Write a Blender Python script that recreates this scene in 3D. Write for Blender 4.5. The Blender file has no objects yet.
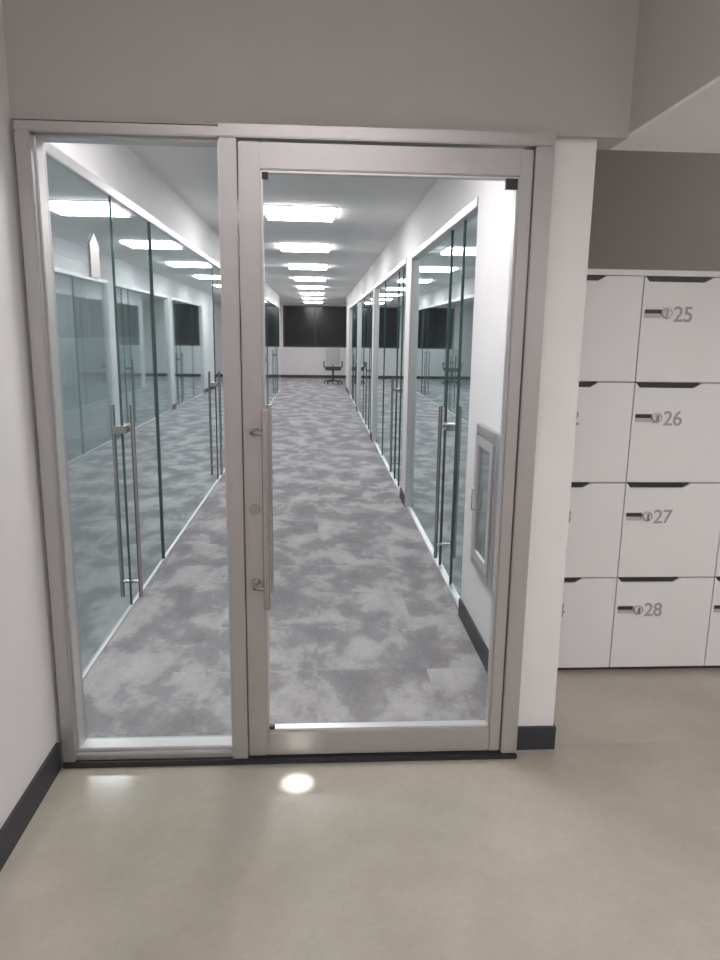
import bpy, bmesh, math, random
from mathutils import Vector, Matrix
random.seed(3)
sc=bpy.context.scene
sc.view_settings.view_transform='Standard'
sc.view_settings.look='None'

# ------------------------------------------------ materials
def mat(name,col,rough=.5,metal=0,spec=.5,emit=None,estr=0,noise=0,nscale=6,bump=0,coat=0):
    m=bpy.data.materials.new(name); m.use_nodes=True
    nt=m.node_tree; b=nt.nodes['Principled BSDF']
    b.inputs['Roughness'].default_value=rough
    b.inputs['Metallic'].default_value=metal
    b.inputs['Specular IOR Level'].default_value=spec
    b.inputs['Coat Weight'].default_value=coat
    b.inputs['Base Color'].default_value=(*col,1)
    if emit:
        b.inputs['Emission Color'].default_value=(*emit,1)
        b.inputs['Emission Strength'].default_value=estr
    tc=nt.nodes.new('ShaderNodeTexCoord')
    n=nt.nodes.new('ShaderNodeTexNoise'); n.inputs['Scale'].default_value=nscale; n.inputs['Detail'].default_value=4
    nt.links.new(tc.outputs['Object'],n.inputs['Vector'])
    if noise:
        r=nt.nodes.new('ShaderNodeValToRGB')
        r.color_ramp.elements[0].position=.3; r.color_ramp.elements[1].position=.7
        r.color_ramp.elements[0].color=(*[c*(1-noise) for c in col],1)
        r.color_ramp.elements[1].color=(*[min(1,c*(1+noise)) for c in col],1)
        nt.links.new(n.outputs['Fac'],r.inputs['Fac']); nt.links.new(r.outputs['Color'],b.inputs['Base Color'])
    if bump:
        n2=nt.nodes.new('ShaderNodeTexNoise'); n2.inputs['Scale'].default_value=180
        nt.links.new(tc.outputs['Object'],n2.inputs['Vector'])
        bp=nt.nodes.new('ShaderNodeBump'); bp.inputs['Strength'].default_value=bump; bp.inputs['Distance'].default_value=.002
        nt.links.new(n2.outputs['Fac'],bp.inputs['Height']); nt.links.new(bp.outputs['Normal'],b.inputs['Normal'])
    return m

def glass(name,tint,base=.05,boost=1.6,haze=0,rough=.01):
    m=bpy.data.materials.new(name); m.use_nodes=True; nt=m.node_tree
    nt.nodes.remove(nt.nodes['Principled BSDF'])
    out=nt.nodes['Material Output']
    tr=nt.nodes.new('ShaderNodeBsdfTransparent'); tr.inputs['Color'].default_value=(*tint,1)
    gl=nt.nodes.new('ShaderNodeBsdfGlossy'); gl.inputs['Roughness'].default_value=rough; gl.inputs['Color'].default_value=(.86,.95,.96,1)
    lw=nt.nodes.new('ShaderNodeLayerWeight'); lw.inputs['Blend'].default_value=.5
    p=nt.nodes.new('ShaderNodeMath'); p.operation='POWER'; p.inputs[1].default_value=4
    nt.links.new(lw.outputs['Facing'],p.inputs[0])
    k=nt.nodes.new('ShaderNodeMath'); k.operation='MULTIPLY_ADD'; k.use_clamp=True
    k.inputs[1].default_value=boost; k.inputs[2].default_value=base
    nt.links.new(p.outputs[0],k.inputs[0])
    body=tr
    if haze:
        df=nt.nodes.new('ShaderNodeBsdfDiffuse'); df.inputs['Color'].default_value=(.57,.63,.65,1)
        hz=nt.nodes.new('ShaderNodeMixShader'); hz.inputs[0].default_value=haze
        nt.links.new(tr.outputs[0],hz.inputs[1]); nt.links.new(df.outputs[0],hz.inputs[2]); body=hz
    mx=nt.nodes.new('ShaderNodeMixShader')
    nt.links.new(k.outputs[0],mx.inputs[0]); nt.links.new(body.outputs[0],mx.inputs[1]); nt.links.new(gl.outputs[0],mx.inputs[2])
    nt.links.new(mx.outputs[0],out.inputs['Surface'])
    return m

def carpet():
    m=bpy.data.materials.new('carpet'); m.use_nodes=True; nt=m.node_tree; N=nt.nodes; L=nt.links
    b=N['Principled BSDF']; b.inputs['Roughness'].default_value=.95; b.inputs['Specular IOR Level'].default_value=.1
    tc=N.new('ShaderNodeTexCoord')
    sn=N.new('ShaderNodeVectorMath'); sn.operation='SNAP'; sn.inputs[1].default_value=(.5,.5,10)
    L.new(tc.outputs['Object'],sn.inputs[0])
    wn=N.new('ShaderNodeTexWhiteNoise'); wn.noise_dimensions='3D'; L.new(sn.outputs[0],wn.inputs['Vector'])
    off=N.new('ShaderNodeVectorMath'); off.operation='SCALE'; off.inputs['Scale'].default_value=.10
    L.new(wn.outputs['Color'],off.inputs[0])
    ad=N.new('ShaderNodeVectorMath'); ad.operation='ADD'; L.new(tc.outputs['Object'],ad.inputs[0]); L.new(off.outputs[0],ad.inputs[1])
    mp=N.new('ShaderNodeMapping'); mp.inputs['Scale'].default_value=(3.1,2.0,1); mp.inputs['Rotation'].default_value=(0,0,.3)
    L.new(ad.outputs[0],mp.inputs['Vector'])
    n=N.new('ShaderNodeTexNoise'); n.inputs['Scale'].default_value=1.25; n.inputs['Detail'].default_value=5; n.inputs['Roughness'].default_value=.6; n.inputs['Distortion'].default_value=.2
    L.new(mp.outputs[0],n.inputs['Vector'])
    r=N.new('ShaderNodeValToRGB'); e=r.color_ramp.elements
    e[0].position=.36; e[0].color=(.235,.225,.236,1); e[1].position=.66; e[1].color=(.46,.442,.447,1)
    k=e.new(.48); k.color=(.285,.273,.285,1); k=e.new(.54); k.color=(.38,.365,.372,1)
    L.new(n.outputs['Fac'],r.inputs['Fac'])
    f=N.new('ShaderNodeTexNoise'); f.inputs['Scale'].default_value=60; f.inputs['Detail'].default_value=2
    L.new(tc.outputs['Object'],f.inputs['Vector'])
    fr=N.new('ShaderNodeMapRange'); fr.inputs['To Min'].default_value=.84; fr.inputs['To Max'].default_value=1.16
    L.new(f.outputs['Fac'],fr.inputs['Value'])
    mu=N.new('ShaderNodeVectorMath'); mu.operation='SCALE'; L.new(r.outputs['Color'],mu.inputs[0]); L.new(fr.outputs[0],mu.inputs['Scale'])
    L.new(mu.outputs[0],b.inputs['Base Color'])
    bp=N.new('ShaderNodeBump'); bp.inputs['Strength'].default_value=.4; bp.inputs['Distance'].default_value=.003
    L.new(f.outputs['Fac'],bp.inputs['Height']); L.new(bp.outputs[0],b.inputs['Normal'])
    return m

def concrete():
    m=bpy.data.materials.new('polished_concrete'); m.use_nodes=True; nt=m.node_tree; N=nt.nodes; L=nt.links
    b=N['Principled BSDF']; b.inputs['Specular IOR Level'].default_value=.7
    tc=N.new('ShaderNodeTexCoord')
    n=N.new('ShaderNodeTexNoise'); n.inputs['Scale'].default_value=1.6; n.inputs['Detail'].default_value=6; n.inputs['Roughness'].default_value=.6
    L.new(tc.outputs['Object'],n.inputs['Vector'])
    r=N.new('ShaderNodeValToRGB'); e=r.color_ramp.elements
    e[0].position=.3; e[0].color=(.35,.322,.268,1); e[1].position=.7; e[1].color=(.47,.435,.372,1)
    L.new(n.outputs['Fac'],r.inputs['Fac'])
    f=N.new('ShaderNodeTexNoise'); f.inputs['Scale'].default_value=60; f.inputs['Detail'].default_value=3
    L.new(tc.outputs['Object'],f.inputs['Vector'])
    fr=N.new('ShaderNodeMapRange'); fr.inputs['To Min'].default_value=.93; fr.inputs['To Max'].default_value=1.07
    L.new(f.outputs['Fac'],fr.inputs['Value'])
    mu=N.new('ShaderNodeVectorMath'); mu.operation='SCALE'; L.new(r.outputs['Color'],mu.inputs[0]); L.new(fr.outputs[0],mu.inputs['Scale'])
    L.new(mu.outputs[0],b.inputs['Base Color'])
    rr=N.new('ShaderNodeMapRange'); rr.inputs['To Min'].default_value=.10; rr.inputs['To Max'].default_value=.20
    L.new(n.outputs['Fac'],rr.inputs['Value']); L.new(rr.outputs[0],b.inputs['Roughness'])
    return m

M_WHITE=mat('white_wall_paint',(.80,.78,.79),.6,noise=.015,bump=.08)
M_GREY=mat('warm_grey_wall',(.475,.455,.435),.7,noise=.02,bump=.08)  # one even grey for header and soffit, darker than the white walls
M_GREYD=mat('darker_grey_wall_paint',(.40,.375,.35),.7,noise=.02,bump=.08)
M_CEIL=mat('ceiling_tile_white',(.84,.83,.82),.8,noise=.02,bump=.2)
M_BASE=mat('dark_rubber_base',(.035,.036,.042),.5,noise=.05)
M_ALU=mat('satin_aluminium',(.475,.462,.465),.38,metal=.65,noise=.02,nscale=20)
M_ALUL=mat('light_aluminium',(.64,.63,.63),.35,metal=.6,noise=.02,nscale=20)
M_STEEL=mat('brushed_steel',(.48,.45,.45),.25,metal=1,noise=.03,nscale=30)
M_DARK=mat('dark_metal',(.03,.03,.033),.45,noise=.05)
M_LOCK=mat('white_laminate',(.80,.795,.81),.4,noise=.01)
M_NIGHT=mat('night_window_glass',(.012,.014,.016),.12,spec=.25,noise=.1)
M_NIGHTO=mat('office_night_window',(.05,.06,.065),.5,spec=.1,noise=.1)  # dark night glass of the office windows, matte to dull its reflections
M_PLAS=mat('grey_plastic',(.5,.5,.5),.5,noise=.02)
M_EDGE=mat('green_glass_edge',(.03,.08,.075),.15,noise=.1)
M_NUM=mat('grey_number_vinyl',(.36,.36,.37),.4,noise=.03)
M_LIGHT=mat('troffer_diffuser',(.9,.9,.9),.5,emit=(1,.975,.98),estr=25)
M_LIGHTF=mat('panel_diffuser_warm',(.9,.9,.9),.5,emit=(1,.965,.955),estr=9.8)
M_CARPET=carpet(); M_CONC=concrete()
G_DOOR=glass('clear_door_glass',(.97,.98,.98),.03,1.0)
G_PARTL=glass('tinted_partition_glass_left',(.48,.575,.59),.14,2.1,haze=.24,rough=.025)
G_PART=glass('tinted_partition_glass',(.56,.67,.68),.10,1.8,haze=.08)
G_CAB=glass('cabinet_glazing',(.7,.72,.74),.1,1.0)

# ------------------------------------------------ helpers
def empty(name,loc=(0,0,0)):
    e=bpy.data.objects.new(name,None); e.location=loc; sc.collection.objects.link(e); e.empty_display_size=.1; return e
def finish(o,parent):
    sc.collection.objects.link(o)
    if parent:
        o.parent=parent; o.matrix_parent_inverse=Matrix.Translation(-Vector(parent.location))
    return o
def box(name,x0,x1,y0,y1,z0,z1,m,parent=None,bev=0):
    me=bpy.data.meshes.new(name); bm=bmesh.new()
    bmesh.ops.create_cube(bm,size=1)
    c=Vector(((x0+x1)/2,(y0+y1)/2,(z0+z1)/2))
    for v in bm.verts: v.co=Vector((v.co.x*(x1-x0),v.co.y*(y1-y0),v.co.z*(z1-z0)))
    if bev: bmesh.ops.bevel(bm,geom=bm.edges[:],offset=bev,segments=2,affect='EDGES')
    bm.to_mesh(me); bm.free(); me.materials.append(m)
    o=bpy.data.objects.new(name,me); o.location=c
    return finish(o,parent)
def boxes(name,lst,m,parent=None,bev=0):
    me=bpy.data.meshes.new(name); bm=bmesh.new()
    for (x0,x1,y0,y1,z0,z1) in lst:
        r=bmesh.ops.create_cube(bm,size=1)
        for v in r['verts']: v.co=Vector(((x0+x1)/2+v.co.x*(x1-x0),(y0+y1)/2+v.co.y*(y1-y0),(z0+z1)/2+v.co.z*(z1-z0)))
    if bev: bmesh.ops.bevel(bm,geom=bm.edges[:],offset=bev,segments=2,affect='EDGES')
    bm.to_mesh(me); bm.free(); me.materials.append(m)
    return finish(bpy.data.objects.new(name,me),parent)
def pane(name,pts,m,parent=None):
    me=bpy.data.meshes.new(name); me.from_pydata([Vector(p) for p in pts],[],[(0,1,2,3)]); me.materials.append(m)
    return finish(bpy.data.objects.new(name,me),parent)
def rod(name,pts,r,m,parent=None,res=6,cyclic=False):
    cu=bpy.data.curves.new(name,'CURVE'); cu.dimensions='3D'; cu.bevel_depth=r; cu.bevel_resolution=res; cu.use_fill_caps=not cyclic
    s=cu.splines.new('POLY'); s.points.add(len(pts)-1); s.use_cyclic_u=cyclic
    for i,p in enumerate(pts): s.points[i].co=(*p,1)
    tmp=bpy.data.objects.new('tmp',cu)
    sc.collection.objects.link(tmp)
    bpy.context.view_layer.update()
    me=bpy.data.meshes.new_from_object(tmp.evaluated_get(bpy.context.evaluated_depsgraph_get()))
    bpy.data.objects.remove(tmp)
    me.name=name; me.materials.clear(); me.materials.append(m)
    for p in me.polygons: p.use_smooth=len(p.vertices)==4
    return finish(bpy.data.objects.new(name,me),parent)
def prism(name,poly,y0,y1,m,parent=None):
    n=len(poly); vs=[(x,y0,z) for x,z in poly]+[(x,y1,z) for x,z in poly]
    fs=[tuple(range(n)),tuple(range(2*n-1,n-1,-1))]+[(i,i+n,(i+1)%n+n,(i+1)%n) for i in range(n)]
    me=bpy.data.meshes.new(name); me.from_pydata(vs,[],fs)
    bm=bmesh.new(); bm.from_mesh(me); bmesh.ops.recalc_face_normals(bm,faces=bm.faces); bm.to_mesh(me); bm.free()
    me.materials.append(m)
    return finish(bpy.data.objects.new(name,me),parent)

YF=2.32
XL=-1.05; XR=.78; CZ=2.5; YE=25.0; YC=20.0
XO=-2.75
# ------------------------------------------------ shell
box('floor',-.95,4.2,-3.2,2.37,-.12,0,M_CONC)
box('floor_locker_area',.83,4.2,2.37,3.55,-.12,0,M_CONC)
boxes('floor_corridor',[(XO,.83,2.37,YE+.1,-.12,0),(.83,4.2,3.55,YE+.1,-.12,0)],M_CARPET)
box('wall_left',-1.08,-.905,-3.2,2.45,0,2.9,M_WHITE)
box('wall_back',-1.08,4.2,-3.3,-3.2,0,2.9,M_WHITE)
box('wall_right',4.2,4.3,-3.3,3.55,0,2.9,M_WHITE)
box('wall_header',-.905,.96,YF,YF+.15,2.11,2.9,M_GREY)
box('wall_pier',.722,.873,YF+.03,YF+.15,0,2.11,M_WHITE)
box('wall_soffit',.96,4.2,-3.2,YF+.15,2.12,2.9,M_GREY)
box('ceiling_soffit',.96,4.2,-3.2,YF+.15,2.11,2.12,M_CEIL)
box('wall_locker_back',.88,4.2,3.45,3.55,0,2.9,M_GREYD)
box('ceiling',-.905,.96,-3.2,YF,2.8,2.9,M_CEIL)
box('ceiling_locker_area',.88,4.2,YF+.15,3.45,2.8,2.9,M_CEIL)
boxes('ceiling_corridor',[(XO,XR,YF+.15,YE+.1,CZ,CZ+.08),(XR,4.2,3.55,YE+.1,CZ,CZ+.08)],M_CEIL)
box('baseboard_left',-.905,-.893,-3.2,YF-.035,0,.10,M_BASE)
boxes('baseboard_pier',[(.722,.880,YF+.018,YF+.03,0,.09),(.873,.880,YF+.03,YF+.15,0,.09)],M_BASE)
boxes('wall_corridor_right',[(XR,.88,YF+.15,3.63,0,CZ),
      (XR,.88,6.15,6.5,0,2.17),(XR,.88,10.1,10.45,0,2.17),(XR,.88,14.1,14.45,0,2.17),(XR,.88,18.1,YC,0,2.17),
      (XR,.88,3.63,YC,2.17,CZ),(.88,4.2,YC-.1,YC,0,CZ)],M_WHITE)
boxes('baseboard_right',[(XR-.01,XR,YF+.15,3.63,0,.1)]+[(XR-.01,XR,a,b,0,.1) for a,b in ((6.15,6.5),(10.1,10.45),(14.1,14.45),(18.1,20))]
      +[(XR-.01,.88,a-.01,a,0,.1) for a in (6.15,10.1,14.1)],M_BASE)
boxes('wall_corridor_left',[(XL-.1,XL,2.45,YC,2.20,CZ),(XL-.1,XL,YC-.5,YC,0,2.20),(XO,XL-.1,YC-.1,YC,0,CZ)],M_WHITE)
boxes('wall_office_left',[(XO-.1,XO,2.3,YE,0,1.42),(XO-.1,XO,2.3,YE,2.3,CZ),(XO,-1.08,2.33,2.45,0,CZ)],M_WHITE)
boxes('window_1',[(XO-.06,XO-.04,2.3,YE,1.42,2.3)],M_NIGHTO)
boxes('trim_1',[(XO-.04,XO,2.3+i*2.2,2.34+i*2.2,1.42,2.3) for i in range(10)],M_ALU)
boxes('wall_office_right',[(4.2,4.3,3.55,YE,0,CZ)],M_WHITE)
boxes('wall_office_divider_right',[(.90,4.2,y,y+.1,0,CZ) for y in (6.27,10.2,14.2)],M_WHITE)
boxes('wall_end',[(-4.2,4.2,YE,YE+.1,0,1.05),(-4.2,-1.2,YE,YE+.1,1.05,CZ),(1.0,4.2,YE,YE+.1,1.05,CZ),(-1.2,1.0,YE,YE+.1,2.44,CZ)],M_WHITE)
w=empty('window_2',(-.1,YE,1.7))
box('night_glass',-1.2,1.0,YE+.04,YE+.05,1.05,2.44,M_NIGHT,w)
boxes('window_frame',[(-1.15,.95,YE-.01,YE+.04,1.05,1.1),(-1.15,.95,YE-.01,YE+.04,2.4,2.44),(-1.2,-1.15,YE-.01,YE+.04,1.05,2.44),(.95,1.0,YE-.01,YE+.04,1.05,2.44),(-.12,-.08,YE-.01,YE+.04,1.1,2.4)],M_DARK,w)
box('baseboard_end',-2.7,4.2,YE-.012,YE,0,.1,M_BASE)

# ------------------------------------------------ front frame, side light and door
fr=empty('trim_door_frame',(-.1,YF,1))
boxes('frame_profiles',[(-.889,-.845,YF-.03,YF+.10,.018,2.07),(-.298,-.245,YF-.03,YF+.10,.018,2.07),(.664,.722,YF-.03,YF+.10,.018,2.07),
     (-.889,-.298,YF-.03,YF+.10,2.07,2.100),(-.298,.722,YF-.034,YF+.10,2.07,2.108),(-.845,-.298,YF-.02,YF+.09,.018,.042)],M_ALU,fr,bev=.003)
boxes('frame_stop_beads',[(-.845,-.838,YF+.0,YF+.06,.042,2.07),(-.305,-.298,YF+.0,YF+.06,.042,2.07),(-.838,-.305,YF,YF+.06,2.062,2.07),(-.838,-.305,YF,YF+.06,.042,.054)],M_ALUL,fr,bev=.002)
box('threshold_dark',-.889,.722,YF-.040,YF+.11,0,.018,M_DARK,fr,bev=.004)
sl=empty('window_3',(-.56,YF,1))
pane('sidelight_glass',[(-.842,YF+.03,.05),(-.301,YF+.03,.05),(-.301,YF+.03,2.066),(-.842,YF+.03,2.066)],G_DOOR,sl)
d=empty('door_1',(.2,YF,1))
DX0,DX1=-.241,.660
DI0,DI1=DX0+.066,DX1-.040
boxes('door_stiles_rails',[(DX0,DI0,YF-.022,YF+.03,.024,2.062),(DI1,DX1,YF-.022,YF+.03,.024,2.062),
      (DI0,DI1,YF-.02,YF+.028,.024,.115),(DI0,DI1,YF-.02,YF+.028,1.985,2.062)],M_ALU,d,bev=.003)
boxes('glazing_beads',[(DI0,DI0+.006,YF-.012,YF+.022,.115,1.985),(DI1-.006,DI1,YF-.012,YF+.022,.115,1.985),
      (DI0+.006,DI1-.006,YF-.012,YF+.022,.115,.123),(DI0+.006,DI1-.006,YF-.012,YF+.022,1.978,1.985)],M_ALUL,d,bev=.001)
pane('door_glass',[(DI0+.003,YF+.005,.12),(DI1-.003,YF+.005,.12),(DI1-.003,YF+.005,1.98),(DI0+.003,YF+.005,1.98)],G_DOOR,d)
boxes('corner_clips',[(DI0+.004,DI0+.022,YF-.018,YF+.0,1.960,1.978),(DI1-.04,DI1-.004,YF-.018,YF+.0,1.948,1.978),(DI0+.006,DI0+.024,YF-.018,YF,.123,.135)],M_DARK,d)
for sgn,nm in ((-1,'outer'),(1,'inner')):
    yb=YF-.022 if sgn<0 else YF+.03
    yh=yb+sgn*.055
    rod('pull_bar_'+nm,[(-.167,yh,.60),(-.167,yh,1.265)],.0115,M_STEEL,d)
    for z in (.67,1.19):
        rod('pull_mount_%s_%d'%(nm,z*100),[(-.208,yb,z),(-.208,yb+sgn*.04,z),(-.167,yh,z)],.009,M_STEEL,d)
        rod('pull_rose_%s_%d'%(nm,z*100),[(-.208,yb,z),(-.208,yb+sgn*.008,z)],.019,M_STEEL,d)
    rod('lock_cylinder_'+nm,[(-.208,yb,.93),(-.208,yb+sgn*.012,.93)],.017,M_STEEL,d)

# ------------------------------------------------ corridor glass partitions
def ladder(parent,tag,x,y,z0=.07,z1=1.12,hw=.06):
    for s,nm in ((-1,'a'),(1,'b')):
        rod('handle_bar_%s_%s'%(tag,nm),[(x+s*hw,y,z0),(x+s*hw,y,z1)],.0115,M_STEEL,parent)
    for z in (z0+.09,z1-.12):
        rod('handle_stand_%s_%d'%(tag,int(z*100)),[(x-hw,y,z),(x+hw,y,z)],.009,M_STEEL,parent)
    box('lock_case_'+tag,x-.035,x+.035,y-.075,y+.045,z1-.145,z1-.105,M_STEEL,parent,bev=.004)
pl=empty('glass_partition_left',(XL,10,1))
xg=XL+.016
GT=2.155
boxes('top_track',[(XL-.03,XL+.030,2.45,YC-.5,GT,2.20)],M_ALUL,pl,bev=.003)
boxes('floor_channel',[(xg-.012,xg+.010,2.45,YC-.5,0,.010)],M_ALUL,pl)
bays=[4.63+3.4*i for i in range(5)]
js=[2.46,3.80,4.63]
for b in bays[1:]:
    js+= [b-.74,b]
js=[j for j in js if j<YC-.5]+[YC-.5]
for i in range(len(js)-1):
    a,b=js[i],js[i+1]
    pane('glass_pane_%d'%i,[(xg,a+.004,.010),(xg,b-.004,.010),(xg,b-.004,GT),(xg,a+.004,GT)],G_PARTL,pl)
    if i: boxes('glass_edge_%d'%i,[(xg-.006,xg+.006,a-.003,a+.003,.010,GT)],M_EDGE,pl)
for i,b in enumerate(bays):
    if b<YC-.6:
        boxes('jamb_%d'%i,[(xg-.010,xg+.010,b-.002,b+.012,.010,GT)],M_DARK,pl)
        ladder(pl,'l%d'%i,xg,b-.81,hw=.05,z0=.05 if i==0 else .07)
# hexagonal plaque on the glass
def plaque(x,y,z,w,h):
    pts=[(0,h/2),(w/2,h/4),(w/2,-h/2),(-w/2,-h/2),(-w/2,h/4)]
    n=len(pts); vs=[(x,y+a,z+b) for a,b in pts]+[(x+.004,y+a,z+b) for a,b in pts]
    fs=[tuple(range(n)),tuple(range(2*n-1,n-1,-1))]+[(i,i+n,(i+1)%n+n,(i+1)%n) for i in range(n)]
    me=bpy.data.meshes.new('door_sign'); me.from_pydata(vs,[],fs); me.materials.append(M_ALUL)
    finish(bpy.data.objects.new('door_sign',me),pl)
plaque(xg+.003,3.48,1.84,.13,.20)
pr=empty('glass_partition_right',(XR,10,1))
xg=XR+.03
segs=[(3.63,6.15),(6.5,10.1),(10.45,14.1),(14.45,18.1)]
for k,(a,b) in enumerate(segs):
    boxes('frame_%d'%k,[(XR-.006,XR+.09,a,b,2.125,2.17),(XR-.006,XR+.09,b-.04,b,.010,2.125),(XR+.01,XR+.05,a,b,0,.010)],M_ALUL,pr,bev=.003)
    boxes('jamb_%d'%k,[(XR+.01,XR+.08,a,a+.035,.010,2.125)],M_DARK,pr)
    n=3 if b-a<3 else 4
    cut=[a+.035,a+.035+.42,a+.035+.80]
    cut+= [b-.04] if n==3 else [a+2.3,b-.04]
    for i in range(len(cut)-1):
        p,q=cut[i],cut[i+1]
        pane('glass_pane_%d_%d'%(k,i),[(xg,p+.004,.010),(xg,q-.004,.010),(xg,q-.004,2.125),(xg,p+.004,2.125)],G_PART,pr)
        if i: box('glass_edge_%d_%d'%(k,i),xg-.008,xg+.008,p-.005,p+.005,.010,2.125,M_EDGE,pr)
    ladder(pr,'r%d'%k,xg,a+.68,z0=.11,z1=1.08)

# fire extinguisher cabinet on right wall
fc=empty('fire_extinguisher_cabinet',(XR,3.11,.75))
y0,y1,z0,z1=2.88,3.29,.42,1.10
PX=.035
boxes('cabinet_frame',[(XR-PX,XR,y0,y0+.045,z0,z1),(XR-PX,XR,y1-.045,y1,z0,z1),(XR-PX,XR,y0+.045,y1-.045,z0,z0+.045),(XR-PX,XR,y0+.045,y1-.045,z1-.045,z1)],M_ALU,fc,bev=.004)
box('cabinet_back',XR-.010,XR-.001,y0+.04,y1-.04,z0+.04,z1-.04,M_PLAS,fc)
boxes('cabinet_door_frame',[(XR-PX-.008,XR-PX+.004,y0+.05,y0+.09,z0+.05,z1-.05),(XR-PX-.008,XR-PX+.004,y1-.09,y1-.05,z0+.05,z1-.05),(XR-PX-.008,XR-PX+.004,y0+.09,y1-.09,z0+.05,z0+.09),(XR-PX-.008,XR-PX+.004,y0+.09,y1-.09,z1-.09,z1-.05)],M_ALUL,fc)
pane('cabinet_glass',[(XR-PX,y0+.09,z0+.09),(XR-PX,y1-.09,z0+.09),(XR-PX,y1-.09,z1-.09),(XR-PX,y0+.09,z1-.09)],G_CAB,fc)
hx=XR-PX-.008
rod('cabinet_pull',[(hx,y1-.075,.70),(hx-.014,y1-.075,.70),(hx-.014,y1-.075,.80),(hx,y1-.075,.80)],.004,M_STEEL,fc)

# ------------------------------------------------ lockers
lk=empty('locker_bank',(1.8,3.2,.9))
LY=2.94; LX0=.885; CW=.448; ZB=.022; ZT=1.752; RH=(ZT-ZB)/4
NC=6
X1=LX0+NC*CW
boxes('carcass',[(LX0,X1,LY+.02,3.44,ZB,ZT)],M_LOCK,lk)
boxes('top_panel',[(LX0,X1,LY-.004,3.44,ZT,ZT+.023)],M_LOCK,lk,bev=.002)
box('toe_kick',LX0+.01,X1,LY+.03,3.43,0,ZB,M_DARK,lk)
nums=[['11','12','13','14'],['25','26','27','28'],['31','32','33','34'],['41','42','43','44'],['51','52','53','54'],['61','62','63','64']]
for c in range(NC):
    for r in range(4):
        x0=LX0+c*CW+.0025; x1=LX0+(c+1)*CW-.0025
        zt=ZT-r*RH-.003; zb=zt-RH+.006
        poly=[(x0,zb),(x1,zb),(x1,zt),(x0+.29,zt),(x0+.255,zt-.020),(x0+.02,zt-.020),(x0+.004,zt),(x0,zt)]
        prism('door_%d_%d'%(c,r),poly,LY,LY+.018,M_LOCK,lk)
        boxes('grip_recess_%d_%d'%(c,r),[(x0+.004,x0+.285,LY+.012,LY+.019,zt-.022,zt+.002)],M_DARK,lk)
        lz=zt-.145
        box('label_slot_%d_%d'%(c,r),x0+.012,x0+.080,LY-.004,LY+.002,lz-.002,lz+.014,M_DARK,lk)
        box('label_card_%d_%d'%(c,r),x0+.012,x0+.080,LY-.003,LY+.002,lz-.020,lz-.004,M_PLAS,lk)
        lx=x0+.102
        rod('cam_lock_%d_%d'%(c,r),[(lx,LY,lz),(lx,LY-.014,lz)],.020,M_LOCK,lk)
        rod('lock_ring_%d_%d'%(c,r),[(lx+.019*math.cos(t*math.tau/20),LY-.012,lz+.019*math.sin(t*math.tau/20)) for t in range(20)],.003,M_STEEL,lk,res=2,cyclic=True)
        boxes('lock_thumb_turn_%d_%d'%(c,r),[(lx-.004,lx+.004,LY-.026,LY-.014,lz-.014,lz+.014)],M_STEEL,lk)
        cu=bpy.data.curves.new('n','FONT'); cu.body=nums[c][r]; cu.size=.088; cu.extrude=.0008; cu.offset=.0008; cu.space_character=.95
        t=bpy.data.objects.new('t',cu); sc.collection.objects.link(t); bpy.context.view_layer.update()
        me=bpy.data.meshes.new_from_object(t.evaluated_get(bpy.context.evaluated_depsgraph_get())); bpy.data.objects.remove(t)
        me.transform(Matrix.Translation((x0+.133,LY-.0015,lz-.033))@Matrix.Rotation(math.pi/2,4,'X'))
        me.materials.clear(); me.materials.append(M_NUM)
        finish(bpy.data.objects.new('number_%d_%d'%(c,r),me),lk)

# ------------------------------------------------ ceiling lights
def troffer(x,y,z,sx,sy,m,drop=.030):
    e=empty('ceiling_light',(x,y,z))
    boxes('housing',[(x-sx/2-.02,x+sx/2+.02,y-sy/2-.02,y-sy/2,z-.008,z),(x-sx/2-.02,x+sx/2+.02,y+sy/2,y+sy/2+.02,z-.008,z),
          (x-sx/2-.02,x-sx/2,y-sy/2,y+sy/2,z-.008,z),(x+sx/2,x+sx/2+.02,y-sy/2,y+sy/2,z-.008,z)],M_CEIL,e)
    box('diffuser',x-sx/2,x+sx/2,y-sy/2,y+sy/2,z-drop,z-.001,m,e)
for i in range(9):
    troffer(-.155,3.15 if i==0 else 3.9+2.4*i,CZ,.56,.56,M_LIGHT)
M_OFFICE_FILL=mat('added_office_diffuser',(.9,.9,.9),.5,emit=(.92,1,1),estr=7)  # emitter of the added office fixtures
for y in (3.7,10.6,15.4,22):  # fixtures added to brighten the rooms behind the left glass
    troffer(-2.0,y,CZ,.58,1.1,M_OFFICE_FILL)
for y in (4.9,8.3,12.2,16.2):  # likewise added, for the rooms on the right
    troffer(2.3,y,CZ,.58,1.1,M_OFFICE_FILL)
troffer(0,-1.15,2.8,1.1,.6,M_LIGHTF)  # unseen panel added behind the camera to light the header
troffer(0,.2,2.8,1.1,.4,M_LIGHTF)
troffer(2.3,.9,2.11,.6,1.2,M_LIGHTF)  # unseen soffit panel added to light the lockers
troffer(2.4,-1.6,2.11,.6,1.2,M_LIGHTF)  # second added soffit panel, out of view
M_LOCKER_FILL=mat('added_locker_diffuser',(.9,.9,.9),.5,emit=(1,.965,.955),estr=3)  # emitter of an added fill panel above the lockers
troffer(2.6,2.75,2.8,1.2,.3,M_LOCKER_FILL)  # unseen panel added to brighten the wall behind the lockers

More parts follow.
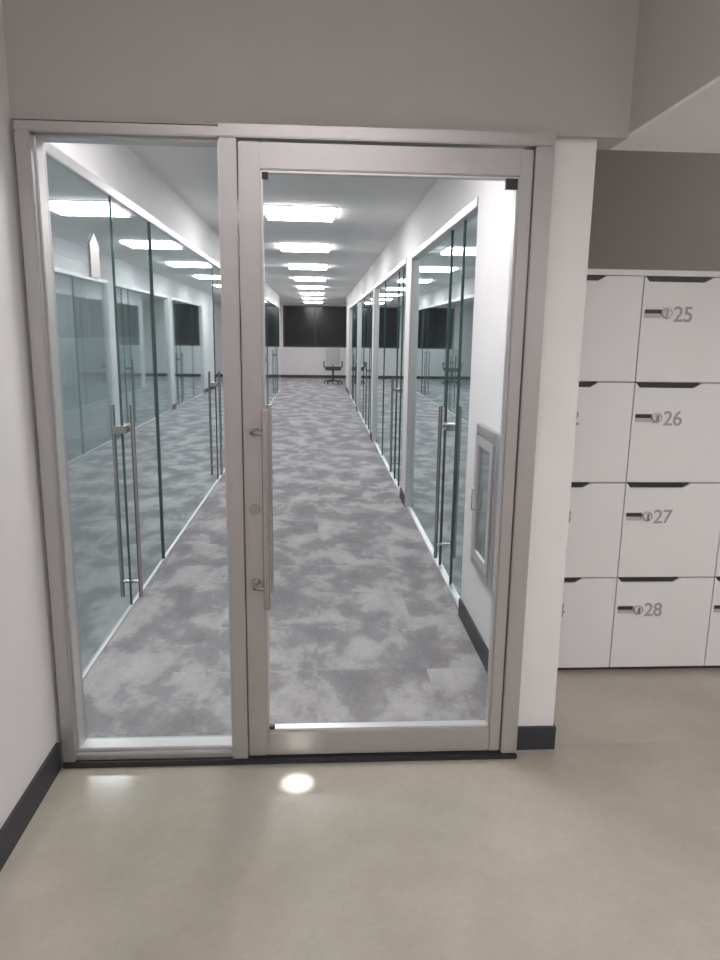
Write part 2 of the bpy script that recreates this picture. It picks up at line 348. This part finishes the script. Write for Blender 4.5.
# narrow spotlight, added for the floor highlight; its real source is unknown
sp=empty('added_spotlight',(-.07,1.75,2.8))
rod('added_spot_ring',[(-.07,1.75,2.80),(-.07,1.75,2.79)],.045,M_STEEL,sp)
ld=bpy.data.lights.new('added_spot_lamp','SPOT'); ld.energy=1900; ld.spot_size=math.radians(2.5); ld.spot_blend=1; ld.shadow_soft_size=.02; ld.color=(.93,.97,1)
lo=bpy.data.objects.new('added_spot_lamp',ld); lo.location=(-.07,1.75,2.775)
lo.rotation_euler=(Vector((-.068,2.17,0))-Vector((-.07,1.75,2.775))).to_track_quat('-Z','Y').to_euler()
finish(lo,None); lo.parent=sp; lo.matrix_parent_inverse=Matrix.Translation(-Vector(sp.location))

# ------------------------------------------------ office chair at corridor end
cx,cy=.46,22.0
ch=empty('office_chair',(cx,cy,0))
box('seat',cx-.25,cx+.25,cy-.25,cy+.25,.42,.53,M_DARK,ch,bev=.03)
box('back_rest',cx-.22,cx+.22,cy+.19,cy+.25,.58,1.10,M_PLAS,ch,bev=.025)
rod('back_stem',[(cx,cy+.1,.43),(cx,cy+.27,.45),(cx,cy+.26,.7)],.02,M_DARK,ch)
rod('gas_post',[(cx,cy,.12),(cx,cy,.45)],.03,M_DARK,ch)
for i in range(5):
    a=i*math.tau/5+.3; px,py=cx+.28*math.cos(a),cy+.28*math.sin(a)
    rod('base_leg_%d'%i,[(cx,cy,.12),(px,py,.075)],.02,M_DARK,ch)
    rod('castor_%d'%i,[(px-.02,py,.03),(px+.02,py,.03)],.03,M_DARK,ch)
for s in (-1,1):
    rod('arm_rest_%s'%('l' if s<0 else 'r'),[(cx+s*.22,cy,.46),(cx+s*.28,cy,.55),(cx+s*.28,cy+.1,.68),(cx+s*.28,cy-.15,.68)],.02,M_DARK,ch)

# ------------------------------------------------ world
wd=bpy.data.worlds.new('World'); sc.world=wd; wd.use_nodes=True
wd.node_tree.nodes['Background'].inputs[0].default_value=(.02,.025,.03,1); wd.node_tree.nodes['Background'].inputs[1].default_value=1

# ------------------------------------------------ camera
yaw=math.radians(3.47); p=math.radians(11.57); rho=.014
f=Vector((math.sin(yaw)*math.cos(p),math.cos(yaw)*math.cos(p),-math.sin(p)))
r0=Vector((math.cos(yaw),-math.sin(yaw),0)); up0=r0.cross(f)
r=r0*math.cos(rho)+up0*math.sin(rho); up=up0*math.cos(rho)-r0*math.sin(rho)
cd=bpy.data.cameras.new('camera'); cam=bpy.data.objects.new('camera',cd); sc.collection.objects.link(cam)
Mx=Matrix((( r.x,up.x,-f.x,0),(r.y,up.y,-f.y,0),(r.z,up.z,-f.z,1.5),(0,0,0,1)))
cam.matrix_world=Mx
cd.sensor_fit='VERTICAL'; cd.sensor_height=24; cd.lens=710/960*24; cd.clip_start=.05; cd.clip_end=100
sc.camera=cam
